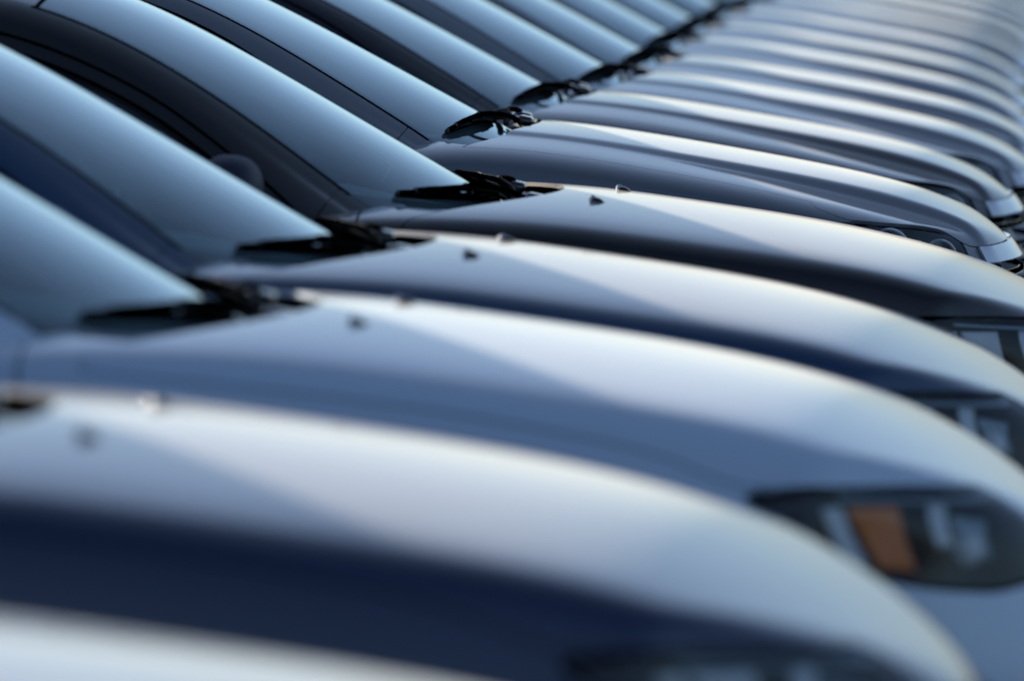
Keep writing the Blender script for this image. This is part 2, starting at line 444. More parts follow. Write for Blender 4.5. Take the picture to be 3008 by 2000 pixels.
def lower_body(S):
    zc, zs = interp(S['zc']), interp(S['zs'])
    xs = S['x']; nb = len(xs); x0, xN = xs[0], xs[-1]
    crease = 'B' if S is SPEC['B'] else 'A'
    sides = [(.822,-.010,None),(.838,-.038,None),(.854,-.11,None),(.866,None,.66),(.868,None,.50),(.855,None,.33),(.82,None,.21),(.60,None,.185)]
    def bow(x):
        f = S['bow'] * max(0, (x + S['reach']) / (x0 + S['reach'])) ** 1.5 if x > -S['reach'] else 0
        r = -.20 * max(0, (-3.7 - x) / .65) ** 1.5 if x < -3.7 else 0
        return f + r
    def wid(x):      # narrowing of the whole section at both ends
        return 1 - .035 * sstep(-.7, .1, x) - .05 * sstep(-3.6, -4.4, -abs(x)) * 0 - .05 * sstep(3.5, 4.4, -x)
    def top_pt(xc, y, share, extra):
        x = xc - bow(xc) * (y / .86) ** 2.4
        drop = zc(x) - zs(x)
        zz = zc(x) - drop * share - (extra * (.004 + .058 * float(sstep(-1.1, -.2, x))) if extra else 0)
        return np.array([x, y * wid(xc), float(zz)])
    def side_pt(xc, k):
        y, dz, zabs = sides[k]
        x = xc - bow(xc) * (y / .86) ** 2.4
        z = float(zs(x)) + dz if zabs is None else zabs
        zmin = float(zs(x)) - .04 * (k + .5)
        if zabs is not None: z = min(z, zmin)
        return np.array([x, y * wid(xc), z])
    J = len(S['cols']); K = len(sides)
    T = [[top_pt(x, *c) for c in S['cols']] + [side_pt(x, 0)] for x in xs]
    Sd = [[side_pt(x, k) for k in range(K)] for x in xs]
    for j in range(J + 1): T[0][j][2] = S['edge_z'][j]
    fz, fx = S['front_z'], S['front_x']
    dxk = [0, .005, .015, .03, .045, .045, .03, -.02]
    zk = [S['edge_z'][-1], .680 if crease == 'A' else .66, .61, .53, .43, .32, .23, .19]
    for k in range(K):
        Sd[0][k][0] += dxk[k]; Sd[0][k][2] = zk[k]
        Sd[0][k][1] = [.81, .825, .83, .83, .825, .81, .77, .60][k] * wid(x0)
    T[0][J] = Sd[0][0]
    Fr = [[None] * K for _ in range(J + 1)]
    for j in range(J + 1):
        for k in range(K):
            if k == 0: Fr[j][k] = T[0][j]
            elif j == J: Fr[j][k] = Sd[0][k]
            else:
                y = T[0][j][1] / T[0][J][1] * Sd[0][k][1]
                q = (y / Sd[0][k][1]) ** 2.4
                Fr[j][k] = np.array([fx[k] * (1 - q) + Sd[0][k][0] * q, y, fz[k] * (1 - q) + zk[k] * q])
    Rr = [[None] * K for _ in range(J + 1)]
    rz = [None, .85, .78, .66, .52, .36, .24, .19]; rx = [0, -.03, -.045, -.06, -.07, -.07, -.04, 0]
    for j in range(J + 1):
        for k in range(K):
            if k == 0: Rr[j][k] = T[-1][j]
            elif j == J: Rr[j][k] = Sd[-1][k]
            else:
                y = T[-1][j][1] / T[-1][J][1] * Sd[-1][k][1]; q = (y / Sd[-1][k][1]) ** 2.4
                Rr[j][k] = np.array([T[-1][j][0] + rx[k] * (1 - q), y, rz[k] * (1 - q) + Sd[-1][k][2] * q])
    bm = bmesh.new(); cache = {}
    def vert(p, s):
        key = (round(p[0], 5), round(p[1] * s, 5), round(p[2], 5))
        if key not in cache: cache[key] = bm.verts.new((p[0], p[1] * s, p[2]))
        return cache[key]
    def grid(G, flip):
        for s in (1, -1):
            for a in range(len(G) - 1):
                for b in range(len(G[0]) - 1):
                    q = [vert(G[a][b], s), vert(G[a + 1][b], s), vert(G[a + 1][b + 1], s), vert(G[a][b + 1], s)]
                    if len(set(q)) < 3: continue
                    if flip != (s < 0): q.reverse()
                    bm.faces.new(list(dict.fromkeys(q)))
    grid(T, True); grid(Sd, True); grid(Fr, False); grid(Rr, True)
    me = bpy.data.meshes.new('cage')
    bmesh.ops.recalc_face_normals(bm, faces=bm.faces)
    bm.to_mesh(me); bm.free()
    ob = bpy.data.objects.new('cage', me); C.objects.link(ob)
    md = ob.modifiers.new('s', 'SUBSURF'); md.levels = 4; md.render_levels = 4
    dg = bpy.context.evaluated_depsgraph_get()
    ev = ob.evaluated_get(dg); em = ev.to_mesh()
    bm2 = bmesh.new(); bm2.from_mesh(em); 
    # cheap where the photo never looks: coarse tail
    m = from_bmesh(bm2); bm2.free(); ev.to_mesh_clear()
    bpy.data.objects.remove(ob); bpy.data.meshes.remove(me)
    if m.N[np.argmax(m.V[:, 2])][2] < 0: m.N *= -1; m.F = m.F[:, ::-1]
    return m

def greenhouse(rows):
    G = []
    for (cx, cz), (kx, ky, kz) in rows:
        half = []
        for fr in (0, .4, .74, .93):
            q = fr ** 2.3
            half.append((cx + (kx - cx) * q, ky * fr, cz + (kz - cz) * q))
        half.append((kx, ky, kz))
        bz = .885; by = .800
        bx = kx - .05 if kx > -2.0 else kx
        if kx > -1.35: bz = .84
        t = np.array([kx, ky, kz]); b = np.array([bx, by, bz])
        half.append(tuple(t + np.array([-.012, .028, -.020]))) 
        for w in (.16, .45, .75, 1.0):
            p = t * (1 - w) + b * w; p[1] += .035 * math.sin(math.pi * min(1, w + .12)) * .8
            half.append(tuple(p))
        G.append([(x, -y, z) for x, y, z in half[:0:-1]] + half)
    return np.array(G)      # columns: 9 | 0 | 9 -> 19

# ------------------------------------------------------------------ building one car (prototype of each shape)
def thing(name, loc, label, cat, group=None):
    o = bpy.data.objects.new(name, None); C.objects.link(o)
    o.location = loc; o.empty_display_size = 0.3
    o['label'] = label; o['category'] = cat
    if group: o['group'] = group
    return o

def obj(name, m, mat, parent, label=None):
    me = make_mesh(name, m); me.materials.append(mat)
    o = bpy.data.objects.new(name, me); C.objects.link(o); o.parent = parent
    if label: o['label'] = label
    return o

PAINTED = 'PAINT'
def build_car(kind):
    S = SPEC[kind]; base = M['slate']
    root = thing('parked_car', (0, 0, 0), 'car', 'car', 'cars parked side by side in the row')
    body = lower_body(S)
    OX = 2.1          # origin of the thing under the middle of the car
    def P(name, m, mat, par=root, label=None):
        mm = m.copy()
        if par is root or True: mm.V[:, 0] += OX
        o = obj(name, mm, mat, par, label)
        if mat is base: o['painted'] = 1
        return o
    L = interp(S['hood_line'])
    hf, hr = S['hood_front'], S['hood_rear']
    def f_hood(V):
        x, y, z = V[:, 0], np.abs(V[:, 1]), V[:, 2]
        thr = hf[0] + hf[1] * (y / hf[2]) ** 2
        w = sstep(.32, .46, y) if kind == 'A' else sstep(.46, .60, y)
        thr = thr * (1 - w) + L(x) * w
        f = z - thr
        if S['hood_edge_y']:
            rearw = sstep(-.50, -.56, x) if False else sstep(.50, .56, -x)
            ylim = S['hood_edge_y'] - .0 * x
            f = np.where(x < -.52, np.minimum(ylim - y, z - .70), np.minimum(f, ylim + .06 * sstep(-.62, -.45, x) - y))
        return np.minimum(f, (x - (hr[0] + hr[1] * np.minimum(1.4, (y / hr[2]) ** 2))) * .98)
    lamp_poly = smooth_poly(S['lamp'], 4)
    def f_lamp(V):
        return np.minimum(np.minimum(sdf_poly(V[:, [0, 2]], lamp_poly), (np.abs(V[:, 1]) - S['lamp_y']) * .8), .05)
    # cut-outs in the shell
    hood, rest = part_split(body, f_hood, .0014)
    lampm, rest = part_split(rest, f_lamp, .0035)
    def f_cabin(V):   # opening under the greenhouse and the cowl well
        x, y, z = V[:, 0], np.abs(V[:, 1]), V[:, 2]
        f = np.minimum(.72 - .115 * np.exp(-((x + 1.40) / .085) ** 2) - y, z - .80)
        f = np.minimum(f, (hr[0] + hr[1] * np.minimum(1.4, (y / hr[2]) ** 2)) + .012 - x)
        return np.minimum(f, x + 3.86)
    rest = clip(rest, -f_cabin(rest.V))
    for wx in S['wheels']:
        r = np.hypot(rest.V[:, 0] - wx, rest.V[:, 2] - .31)
        f = np.where(np.abs(rest.V[:, 1]) > .5, r - .352, 1)
        rest = clip(rest, f)
    # grille opening
    gy, gz0, gz1 = S['grille']
    def f_gr(V):
        y = np.abs(V[:, 1])
        f = np.minimum(np.minimum(gy - y + .25 * (V[:, 2] - gz0) * (-1 if kind == 'A' else 0), V[:, 2] - gz0), gz1 + hf[1] * (y / hf[2]) ** 2 - V[:, 2])
        return np.where(V[:, 0] > -.6, f, -.1)
    grm, rest = part_split(rest, f_gr, .001)
    if kind == 'B':
        nose, rest = part_split(rest, lambda V: np.where(V[:, 0] > -.5, np.minimum(gy - .03 - np.abs(V[:, 1]), np.minimum(V[:, 2] - gz1 - .001, .7545 - V[:, 2])), -.1), .001)
        nose.V = nose.V + nose.N * .007
        P('grille_surround', flange(nose, .012), M['chrome'])
    # bumper below a line running from the lamp round the front
    bump_f = lambda V: np.minimum(V[:, 0] + .44 - .25 * (V[:, 2] - .5), 1) * .9
    bumper, rest = part_split(rest, bump_f)
    rearb, rest = part_split(rest, lambda V: np.minimum(-3.92 - V[:, 0], .70 - V[:, 2]))
    doors = []
    for (xa, xb) in ((-2.40, -1.40), (-3.22, -2.41)):
        def f_d(V, xa=xa, xb=xb):
            bow_ = .10 * ((V[:, 2] - .6) / .3) ** 2 * (1 if xa < -3 else 0)
            r = np.hypot(V[:, 0] - S['wheels'][1], V[:, 2] - .31) - .40
            return np.minimum(np.minimum(V[:, 0] - xa, xb - V[:, 0]), np.minimum(np.minimum(V[:, 2] - .26, np.abs(V[:, 1]) - .6), r))
        d, rest = part_split(rest, f_d); doors.append(d)
    # body shell: fenders, sills, quarters, boot lid
    boot, rest = part_split(rest, lambda V: np.minimum(.60 - np.abs(V[:, 1]), np.minimum(-3.9 - V[:, 0], V[:, 2] - .705)))
    P('body_shell', flange(rest), base)
    P('boot_lid', flange(boot), base)
    P('front_bumper', flange(bumper, .02), base); P('rear_bumper', flange(rearb, .02), base)
    P('hood', flange(hood, .008), base)
    for d in doors:
        for s in (1, -1):
            dm = clip(d, d.V[:, 1] * s)
            do = P('door', flange(dm), base)
            cx = d.V[:, 0].min() + .14
            bvh = BVHTree.FromPolygons([Vector(v) for v in dm.V], [list(map(int, f)) for f in dm.F])
            hit = bvh.ray_cast(Vector((cx, 2 * s, .80)), Vector((0, -s, 0)))[0]
            if hit:
                y0 = hit.y
                h = tube([(cx - .08, y0 - .004 * s, .80), (cx - .06, y0 + .03 * s, .802), (cx + .06, y0 + .03 * s, .803), (cx + .08, y0 - .004 * s, .80)], [.008, .011, .011, .008], 8)
                P('handle', h, base, do)
    # ---------------- front: grille, lamps
    inner = grm.copy(); inner.V = inner.V - inner.N * .05
    g = P('grille', inner, M['plastic'])
    bvh = BVHTree.FromPolygons([Vector(v) for v in grm.V], [list(map(int, f)) for f in grm.F])
    def front_line(z, y0, y1, off, n=22):
        pts = []
        for i in range(n):
            y = y0 + (y1 - y0) * i / (n - 1)
            h = bvh.ray_cast(Vector((1.5, y, z)), Vector((-1, 0, 0)))[0]
            if h: pts.append((h.x + off, y, z))
        return pts
    ns = 5
    for i in range(ns):
        z = gz0 + .02 + (gz1 - gz0 - .045) * i / (ns - 1)
        pts = front_line(z, -gy + .02, gy - .02, -.012)
        if len(pts) > 3: P('slat', tube(pts, .0075, 6), M['plastic'] if kind == 'A' else M['chrome'], g)
    if kind == 'B':
        pass
    else:
        pts = front_line(gz1 - .010, -gy + .04, gy - .04, .0, 30)
        if len(pts) > 3: P('grille_trim', tube(pts, .008, 8), M['chrome'], g)
    for s in (1, -1):
        lm = clip(lampm, lampm.V[:, 1] * s)
        if len(lm.F) == 0: continue
        hl = lm.copy(); nn = hl.N.copy(); hl.V = hl.V - nn * .075 + np.array([-.01, 0, 0])
        # housing: bowl = inner copy + walls
        e = np.vstack([lm.F[:, [0, 1]], lm.F[:, [1, 2]], lm.F[:, [2, 0]]]); ks = np.sort(e, 1)
        key = ks[:, 0] * (len(lm.V) + 1) + ks[:, 1]
        _, idx, cnt = np.unique(key, return_index=True, return_counts=True); be = e[idx[cnt == 1]]
        a, b = be[:, 0], be[:, 1]; n = len(be); ii = np.arange(n)
        Wv = np.vstack([lm.V[a] - lm.N[a] * .004, lm.V[b] - lm.N[b] * .004, hl.V[b], hl.V[a]])
        inn = (lm.V.mean(0) - Wv); inn /= np.linalg.norm(inn, axis=1, keepdims=True)
        wall = TM(Wv, inn, np.vstack([np.stack([ii + n, ii, ii + 3 * n], 1), np.stack([ii + n, ii + 3 * n, ii + 2 * n], 1)]))
        ho = P('headlight', join(hl, wall), M['housing'] if kind == 'A' else M['bowl'])
        lens = lm.copy(); lens.V = lens.V - lens.N * .002
        P('lens', lens, M['lens'], ho)
        bl = BVHTree.FromPolygons([Vector(v) for v in lm.V], [list(map(int, f)) for f in lm.F])
        def surf(x, z, depth):
            h = bl.ray_cast(Vector((x, 2.0 * s, z)), Vector((0, -s, 0)))
            if h[0] is None: return None
            nrm = h[1] if h[1].y * s > 0 else -h[1]
            return h[0] - nrm * depth
        def strip(name, quad, depth, mat, nx=8, nz=8, curve=.0):
            """small curved plate inside the lamp; quad corners given in side view (x, z)"""
            q = np.array(quad); V = []
            for i in range(nx + 1):
                for k in range(nz + 1):
                    u, w = i / nx, k / nz
                    p = (q[0] * (1 - u) + q[1] * u) * (1 - w) + (q[3] * (1 - u) + q[2] * u) * w
                    h = surf(p[0], p[1], depth + curve * (1 - (2 * u - 1) ** 2) * .02 + .004 * (1 - (2 * w - 1) ** 2) + (.008 * (1 - w) if name != 'lens_reflection' else 0))
                    V.append(h)
            bm = bmesh.new(); vs = [bm.verts.new(h) if h is not None else None for h in V]
            for i in range(nx):
                for k in range(nz):
                    f = [vs[i * (nz + 1) + k], vs[(i + 1) * (nz + 1) + k], vs[(i + 1) * (nz + 1) + k + 1], vs[i * (nz + 1) + k + 1]]
                    if all(f): bm.faces.new(f if s < 0 else f[::-1])
            if not bm.faces: bm.free(); return
            bmesh.ops.delete(bm, geom=[v_ for v_ in bm.verts if not v_.link_faces], context='VERTS')
            r_ = bmesh.ops.extrude_face_region(bm, geom=list(bm.faces))
            ev = [v_ for v_ in r_['geom'] if isinstance(v_, bmesh.types.BMVert)]
            bmesh.ops.translate(bm, verts=ev, vec=(0, -s * .006, 0))
            bmesh.ops.recalc_face_normals(bm, faces=bm.faces)
            m = from_bmesh(bm); bm.free()
            P(name, m, mat, ho)
        if kind == 'A':
            strip('reflector', [(-.285, .728), (-.258, .728), (-.218, .635), (-.258, .655)], .007, M['reflector'], 5, 10)
            strip('turn_signal', [(-.250, .728), (-.178, .726), (-.158, .632), (-.208, .640)], .007, M['orange'], 6, 8)
            strip('reflector', [(-.138, .728), (-.112, .724), (-.106, .662), (-.128, .662)], .008, M['reflector'], 5, 8)
            strip('lens_reflection', [(-.27, .744), (-.05, .722), (-.05, .715), (-.27, .739)], .004, M['bowl'], 16, 2)  # pale strip painting the lens reflection along the lamp's top edge
            strip('sky_reflection', [(-.098, .712), (-.045, .700), (-.040, .640), (-.062, .640)], .022, M['bowl'], 8, 8)  # pale plate painting the sky's reflection in the lens
            c = surf(-.075, .655, .028)
            if c: P('projector', lathe([(.0, .02), (.02, .017), (.036, .006), (.042, -.01), (.044, -.04)][::-1], 'Y', (0, 0, 0), 28) if False else
                    (lambda q: TM(q.V * np.array([1, s, 1]) + np.array(c[:]), q.N * np.array([1, s, 1]), q.F if s > 0 else q.F[:, ::-1]))(lathe([(0, .016), (.010, .015), (.019, .010), (.025, 0), (.027, -.03)], 'Y', (0, 0, 0), 28)), M['reflector'], ho)
        else:
            for (cx_, cz_, rr) in ((-.335, .770, .040), (-.225, .748, .034)):
                c = surf(cx_, cz_, .022)
                if c is None: continue
                q = lathe([(rr * .25, -.03), (rr * .6, -.024), (rr * .9, -.008), (rr, .008), (rr * 1.1, .010), (rr * 1.12, 0)], 'Y', (0, 0, 0), 28)
                q = TM(q.V * np.array([1, s, 1]) + np.array(c[:]), q.N * np.array([1, s, 1]), q.F if s > 0 else q.F[:, ::-1])
                P('reflector', q, M['reflector'], ho)
                q = lathe([(0, .02), (rr * .2, .017), (rr * .3, 0), (rr * .3, -.03)], 'Y', (0, 0, 0), 20)
                q = TM(q.V * np.array([1, s, 1]) + np.array(c[:]), q.N * np.array([1, s, 1]), q.F if s > 0 else q.F[:, ::-1])
                P('bulb_cap', q, M['chrome'], ho)
            strip('reflector', [(-.40, .79), (-.27, .785), (-.27, .765), (-.40, .77)], .008, M['reflector'], 8, 3)
            strip('turn_signal', [(-.46, .80), (-.42, .805), (-.40, .745), (-.43, .755)], .008, M['reflector'], 4, 5)
    # lower bumper intake and fog lamps
    allf = BVHTree.FromPolygons([Vector(v) for v in bumper.V], [list(map(int, f)) for f in bumper.F])
    def fpt(y, z, off=0):
        h = allf.ray_cast(Vector((1.5, y, z)), Vector((-1, 0, 0)))[0]
        return None if h is None else (h.x + off, y, z)
    for z in (.30, .34):
        pts = [p for p in (fpt(-.45 + .9 * i / 20, z, .002) for i in range(21)) if p]
        if len(pts) > 3: P('intake_bar', tube(pts, .012, 6), M['plastic'])
    for s in (1, -1):
        p = fpt(.62 * s, .33, .0)
        if p: P('fog_light', TM((lambda q: q.V + np.array(p))(lathe([(.0, .012), (.03, .010), (.042, .002), (.046, -.02)], 'X', (0, 0, 0), 24)), lathe([(.0, .012), (.03, .010), (.042, .002), (.046, -.02)], 'X', (0, 0, 0), 24).N, lathe([(.0, .012), (.03, .010), (.042, .002), (.046, -.02)], 'X', (0, 0, 0), 24).F), M['reflector'])
    # tail lights
    ar = BVHTree.FromPolygons([Vector(v) for v in rest.V], [list(map(int, f)) for f in rest.F])
    for s in (1, -1):
        tl = clip(clip(join(rest), rest.V[:, 1] * s), np.ones(1)) if False else None
        q = rest.copy(); f = np.minimum(np.minimum(q.V[:, 1] * s - .60, -4.02 - q.V[:, 0]), np.minimum(q.V[:, 2] - .73, .88 - q.V[:, 2]))
        q = clip(q, f)
        if len(q.F): q.V = q.V + q.N * .004; P('tail_light', flange(q, .006), M['red'])
    # ---------------- greenhouse
    G = greenhouse(GH[kind])
    c0 = 9; vP = 3.72          # windshield reaches column c0 +- vP
    gl, UV = eval_patch(G, .70, 4.0, c0 - vP, c0 + vP, 14, 10)
    if gl.N[len(gl.N) // 2][2] < 0: gl, UV = eval_patch(G, .70, 4.0, c0 - vP, c0 + vP, 14, 10, True)
    flip = False
    t_, _u = eval_patch(G, 1.0, 4.0, c0 - vP, c0 + vP, 2, 2)
    flip = t_.N[len(t_.N) // 2][2] < 0
    # rounded pane
    uu, vv = UV[:, 0], UV[:, 1] - c0
    ws = P('windshield', gl, M['glass'])
    def border(m, UV, u0, u1, v1, wu, wv, rad):
        du = np.minimum((UV[:, 0] - u0) / wu, (u1 - UV[:, 0]) / wu); dv = (v1 - np.abs(UV[:, 1] - c0)) / wv
        a, b = 1 - np.clip(du, 0, 1), 1 - np.clip(dv, 0, 1)
        d = np.where((du < rad) & (dv < rad), rad - np.hypot(rad - np.clip(du, None, rad), rad - np.clip(dv, None, rad)), np.minimum(du, dv))
        return clip(m, 1 - d)
    fr = gl.copy(); fr.V = fr.V - fr.N * .005
    P('glass_border', border(fr, UV, 0.92, 4.0, vP, .13, .16, 2.2), M['frit'], ws)
    rg, UVr = eval_patch(G, 8.0, 10.4, c0 - 3.72, c0 + 3.72, 8, 8, flip)
    P('rear_window', rg, M['sideglass'])
    # shell: everything but the panes
    n = G.shape[0] - 1
    shell = []
    roof, _ = eval_patch(G, 4.03, 7.97, c0 - 3.72, c0 + 3.72, 8, 8, flip)
    header, _ = eval_patch(G, 7.97, 8.0, c0 - 3.72, c0 + 3.72, 2, 8, flip)
    P('roof', flange(roof), base)
    tail, _ = eval_patch(G, 10.4, n, c0 - 3.72, c0 + 3.72, 4, 8, flip)
    wins = {}
    k = .045 if kind == 'B' else 0.0
    win_f = smooth_poly([(-1.545, .930 + k), (-1.64, 1.010 + k), (-1.83, 1.142 + k), (-2.05, 1.238 + k), (-2.28, 1.287 + k), (-2.41, 1.300 + k)], 5, False)
    win_f = np.vstack([win_f, [(-2.41, .925 + k)]])
    win_r = smooth_poly([(-2.50, 1.303 + k), (-2.72, 1.302 + k), (-3.0, 1.272 + k), (-3.22, 1.205 + k), (-3.40, 1.06 + k), (-3.47, .965 + k)], 5, False)
    win_r = np.vstack([win_r, [(-3.42, .935 + k), (-2.50, .925 + k)]])
    gh_parts = [tail]
    for s in (1, -1):
        lo, hi = (c0 + 3.76, 18) if s > 0 else (0, c0 - 3.76)
        sidem, _ = eval_patch(G, .2, n, lo, hi, 14, 12, flip)
        # shut line between wing and pillar
        sidem_a = clip(sidem, (sidem.V[:, 0] + 1.455 + .75 * (.975 - sidem.V[:, 2])) - .0015)
        sidem_b = clip(sidem, -(sidem.V[:, 0] + 1.455 + .75 * (.975 - sidem.V[:, 2])) - .0015)
        for wi, poly in enumerate((win_f, win_r)):
            pane, sidem_b = part_split(sidem_b, lambda V: sdf_poly(V[:, [0, 2]], poly), .0)
            if len(pane.F):
                pane.V = pane.V - pane.N * .006
                P('side_window', pane, M['sideglass'])
            # bright bead round the pane
            bs = BVHTree.FromPolygons([Vector(v) for v in sidem.V], [list(map(int, f)) for f in sidem.F])
            for off, rad in ((.004, .0045), (.032, .0035)):
                pts = []
                top = poly[:-1] if wi == 0 else poly[:-2]
                dd = np.gradient(top, axis=0); nn = np.stack([dd[:, 1], -dd[:, 0]], 1); nn /= np.linalg.norm(nn, axis=1, keepdims=True)
                nn = np.where((nn[:, 1:2] < 0), -nn, nn)
                for p in top + nn * off:
                    h = bs.ray_cast(Vector((p[0], 2 * s, p[1])), Vector((0, -s, 0)))[0]
                    if h: pts.append((h.x, h.y + .001 * s, h.z))
                if len(pts) > 3: P('window_seal', tube(pts, rad, 6), M['bead'])
        gh_parts += [flange(sidem_a, .01), flange(sidem_b, .02)]
        # pillar seal beside the glass
        v_ = c0 + s * 3.74
        seam, _ = eval_patch(G, 1.0, 4.0, v_ - .02, v_ + .02, 10, 100, flip)
        q, _ = eval_patch(G, 1.0, 4.05, v_ - .001, v_ + .001, 12, 500, flip)
        line = [p for i, p in enumerate(q.V) if i % q.grid[1] == 0]
        P('pillar_seal', tube([p - np.array([0, 0, .002]) for p in line], .0045, 6), M['rubber'])
    P('cabin_frame', join(*gh_parts), base)
    # header seal between roof and glass
    for ur in (4.015, 7.985):
        q, _ = eval_patch(G, ur - .001, ur + .001, c0 - 3.7, c0 + 3.7, 500, 5, flip)
        line = q.V[:q.grid[1]]
        P('roof_seal', tube([p - np.array([0, 0, .006]) for p in line], .008, 6), M['rubber'])
    # ---------------- cowl
    Vc, Nc, Fc = [], [], []
    ny = 40
    gb, _ = eval_patch(G, .80, .84, c0 - 3.72, c0 + 3.72, 25, 8, flip)
    gb_ = gb.V[:gb.grid[1]]
    prof = []
    for j in range(len(gb_)):
        px, py, pz = gb_[j]
        xr = hr[0] + hr[1] * min(1.4, (abs(py) / hr[2]) ** 2) + .03
        zt = float(interp(S['zc'])(-1.1)) - .012 * (abs(py) / .7) ** 2
        row = [(px + .004, py, pz - .006), (px * .9 + xr * .1, py, pz - .020), (px * .4 + xr * .6, py, pz - .045), (xr - .01, py, zt - .045), (xr, py, zt - .06)]
        prof.append(row)
    bm = bmesh.new(); vs = [[bm.verts.new(p) for p in row] for row in prof]
    for a in range(len(vs) - 1):
        for b in range(4): bm.faces.new((vs[a][b], vs[a + 1][b], vs[a + 1][b + 1], vs[a][b + 1]))
    bmesh.ops.recalc_face_normals(bm, faces=bm.faces)
    cw = from_bmesh(bm); bm.free()
    if cw.N[:, 2].mean() < 0: cw = TM(cw.V, -cw.N, cw.F[:, ::-1])
    cowl = P('cowl_panel', cw, M['cowl'])
    for j in range(-9, 10):          # louvre ribs on the cowl
        y = j * .06
        i = int(np.argmin([abs(r_[0][1] - y) for r_ in prof])); r_ = prof[i]
        P('cowl_rib', tube([(p[0], p[1], p[2] - .0005) for p in r_[1:4]], .003, 4), M['cowl'], cowl)
    # ---------------- wipers (framed blades parked along the foot of the glass)
    def glass_pt(y, u, off):
        # column for y
        vcol = np.linspace(c0 - 3.7, c0 + 3.7, 75)
        q, _ = eval_patch(G, u, u + .002, c0 - 3.7, c0 + 3.7, 500, 10, flip)
        row = q.V[:q.grid[1]]; nr = q.N[:q.grid[1]]
        i = int(np.argmin(np.abs(row[:, 1] - y)))
        return row[i] + nr[i] * off, nr[i]
    for (ya, yb, ypiv) in ((-.545, -.04, -.02), (-.04, .58, .34)):
        nb_ = 13; pts = []
        for i in range(nb_):
            t = i / (nb_ - 1); y = ya + (yb - ya) * t
            p, nn = glass_pt(y, 1.05 + .05 * math.sin(math.pi * t), .007)
            pts.append(p + np.array([.028, 0, -.006]) if ypiv > .3 else p)
        w = P('wiper', tube([p - np.array([0, 0, .001]) for p in pts], .0065, 6), M['rubber'])
        hi_ = [p + np.array([.003, 0, .005]) for p in pts]
        for a_, b_ in ((0, 3), (3, 6), (6, 9), (9, 12)):
            for (lo_, hi2) in ((a_, b_),):
                mid = (hi_[lo_] + hi_[hi2]) / 2 + np.array([.003, 0, .002])
                P('yoke', tube([pts[lo_] + np.array([.002, 0, .004]), hi_[lo_ + 1], mid, hi_[hi2 - 1], pts[hi2] + np.array([.002, 0, .004])], [.004, .0062, .0072, .0062, .004], 6), M['plastic'], w)
        for a_, b_ in ((1, 5), (7, 11)):
            q0, q1 = hi_[a_] + np.array([.003, 0, .004]), hi_[b_] + np.array([.003, 0, .004])
            mid = (q0 + q1) / 2 + np.array([.003, 0, .003])
            P('bridge', tube([q0, mid, q1], [.006, .008, .006], 6), M['plastic'], w)
        c1 = hi_[3] + np.array([.005, 0, .008]); c2 = hi_[9] + np.array([.005, 0, .008])
        cm = (c1 + c2) / 2 + np.array([.004, 0, .004])
        P('top_bridge', tube([c1, cm, c2], [.006, .0085, .006], 6), M['plastic'], w)
        # arm: from the clip over the blade down to the pivot in the cowl
        piv, _n = glass_pt(ypiv, 1.0, .0); piv = piv + np.array([.055, 0, -.002])
        arm = [cm + np.array([0, 0, .004]), cm * .8 + piv * .2 + np.array([.010, 0, .010]), cm * .45 + piv * .55 + np.array([.014, 0, .014]), piv + np.array([-.004, -.03, .014]), piv + np.array([0, 0, .006])]
        P('arm', tube(smooth_poly(arm, 5, False), .0065, 8), M['plastic'], w)
        P('pivot_cover', rbox(piv[0] + .012, piv[1] - .02, piv[2] + .014, .035, .085, .022, .008, 3, Matrix.Rotation(R(12), 3, 'Y')), M['trimgloss'], w)
        P('pivot_nut', lathe([(0, .009), (.004, .0083), (.007, .006), (.009, .002), (.009, -.010)], 'Z', (piv[0] - .01, piv[1] + .035, piv[2] + .016), 24), M['chrome'], w)
    # ---------------- washer nozzles
    hb = BVHTree.FromPolygons([Vector(v) for v in hood.V], [list(map(int, f)) for f in hood.F])
    if kind == 'A':
        for y in (-.30, .30):
            h = hb.ray_cast(Vector((-.97 + (.022 if y > 0 else 0), y, 2)), Vector((0, 0, -1)))[0]
            bm = bmesh.new()
            pr = [(-.014, 0), (-.012, .008), (-.005, .0105), (.005, .0075), (.014, 0)]
            for yy in (-.011, .011):
                pass
            rows = [(-.0115, .55), (-.006, .95), (.006, .95), (.0115, .55)]
            vs = [[bm.verts.new((h.x + a * (.8 + .2 * sc_), y + yy, h.z - .001 + b * sc_)) for a, b in pr] for yy, sc_ in rows]
            for a in range(3):
                for b in range(4): bm.faces.new((vs[a][b], vs[a][b + 1], vs[a + 1][b + 1], vs[a + 1][b]))
            bm.faces.new(vs[0][::-1]); bm.faces.new(vs[-1])
            bmesh.ops.recalc_face_normals(bm, faces=bm.faces)
            q = from_bmesh(bm); bm.free()
            wn_ = P('washer_nozzle', q, M['trimgloss'])
            P('jet', lathe([(0, .0068), (.0037, .0059), (.0059, .0034), (.0068, 0), (.0068, -.004)], 'Z', (h.x - .010, y, h.z + .0060), 16), M['chrome'], wn_)
    # ---------------- mirrors
    for s in (1, -1):
        zc_ = .988 + (.045 if kind == 'B' else 0)
        bm = bmesh.new(); bmesh.ops.create_uvsphere(bm, u_segments=28, v_segments=16, radius=1)
        for v_ in bm.verts:
            x, y, z = v_.co
            sgn = lambda a, p: math.copysign(abs(a) ** p, a)
            x2 = sgn(x, .8) * (.070 if x > 0 else .035); y2 = sgn(y, .75) * .115; z2 = sgn(z, .75) * .075
            v_.co = (x2 - 1.64 - .02 * y, s * (.955 + y2), zc_ + z2 * (1 - .12 * y))
        if s < 0: bmesh.ops.reverse_faces(bm, faces=bm.faces)
        q = from_bmesh(bm); bm.free()
        mo = P('side_mirror', q, M['mirror'])
        q = lathe([(0, .0), (.9, .0), (1, -.1)], 'X', (0, 0, 0), 28)
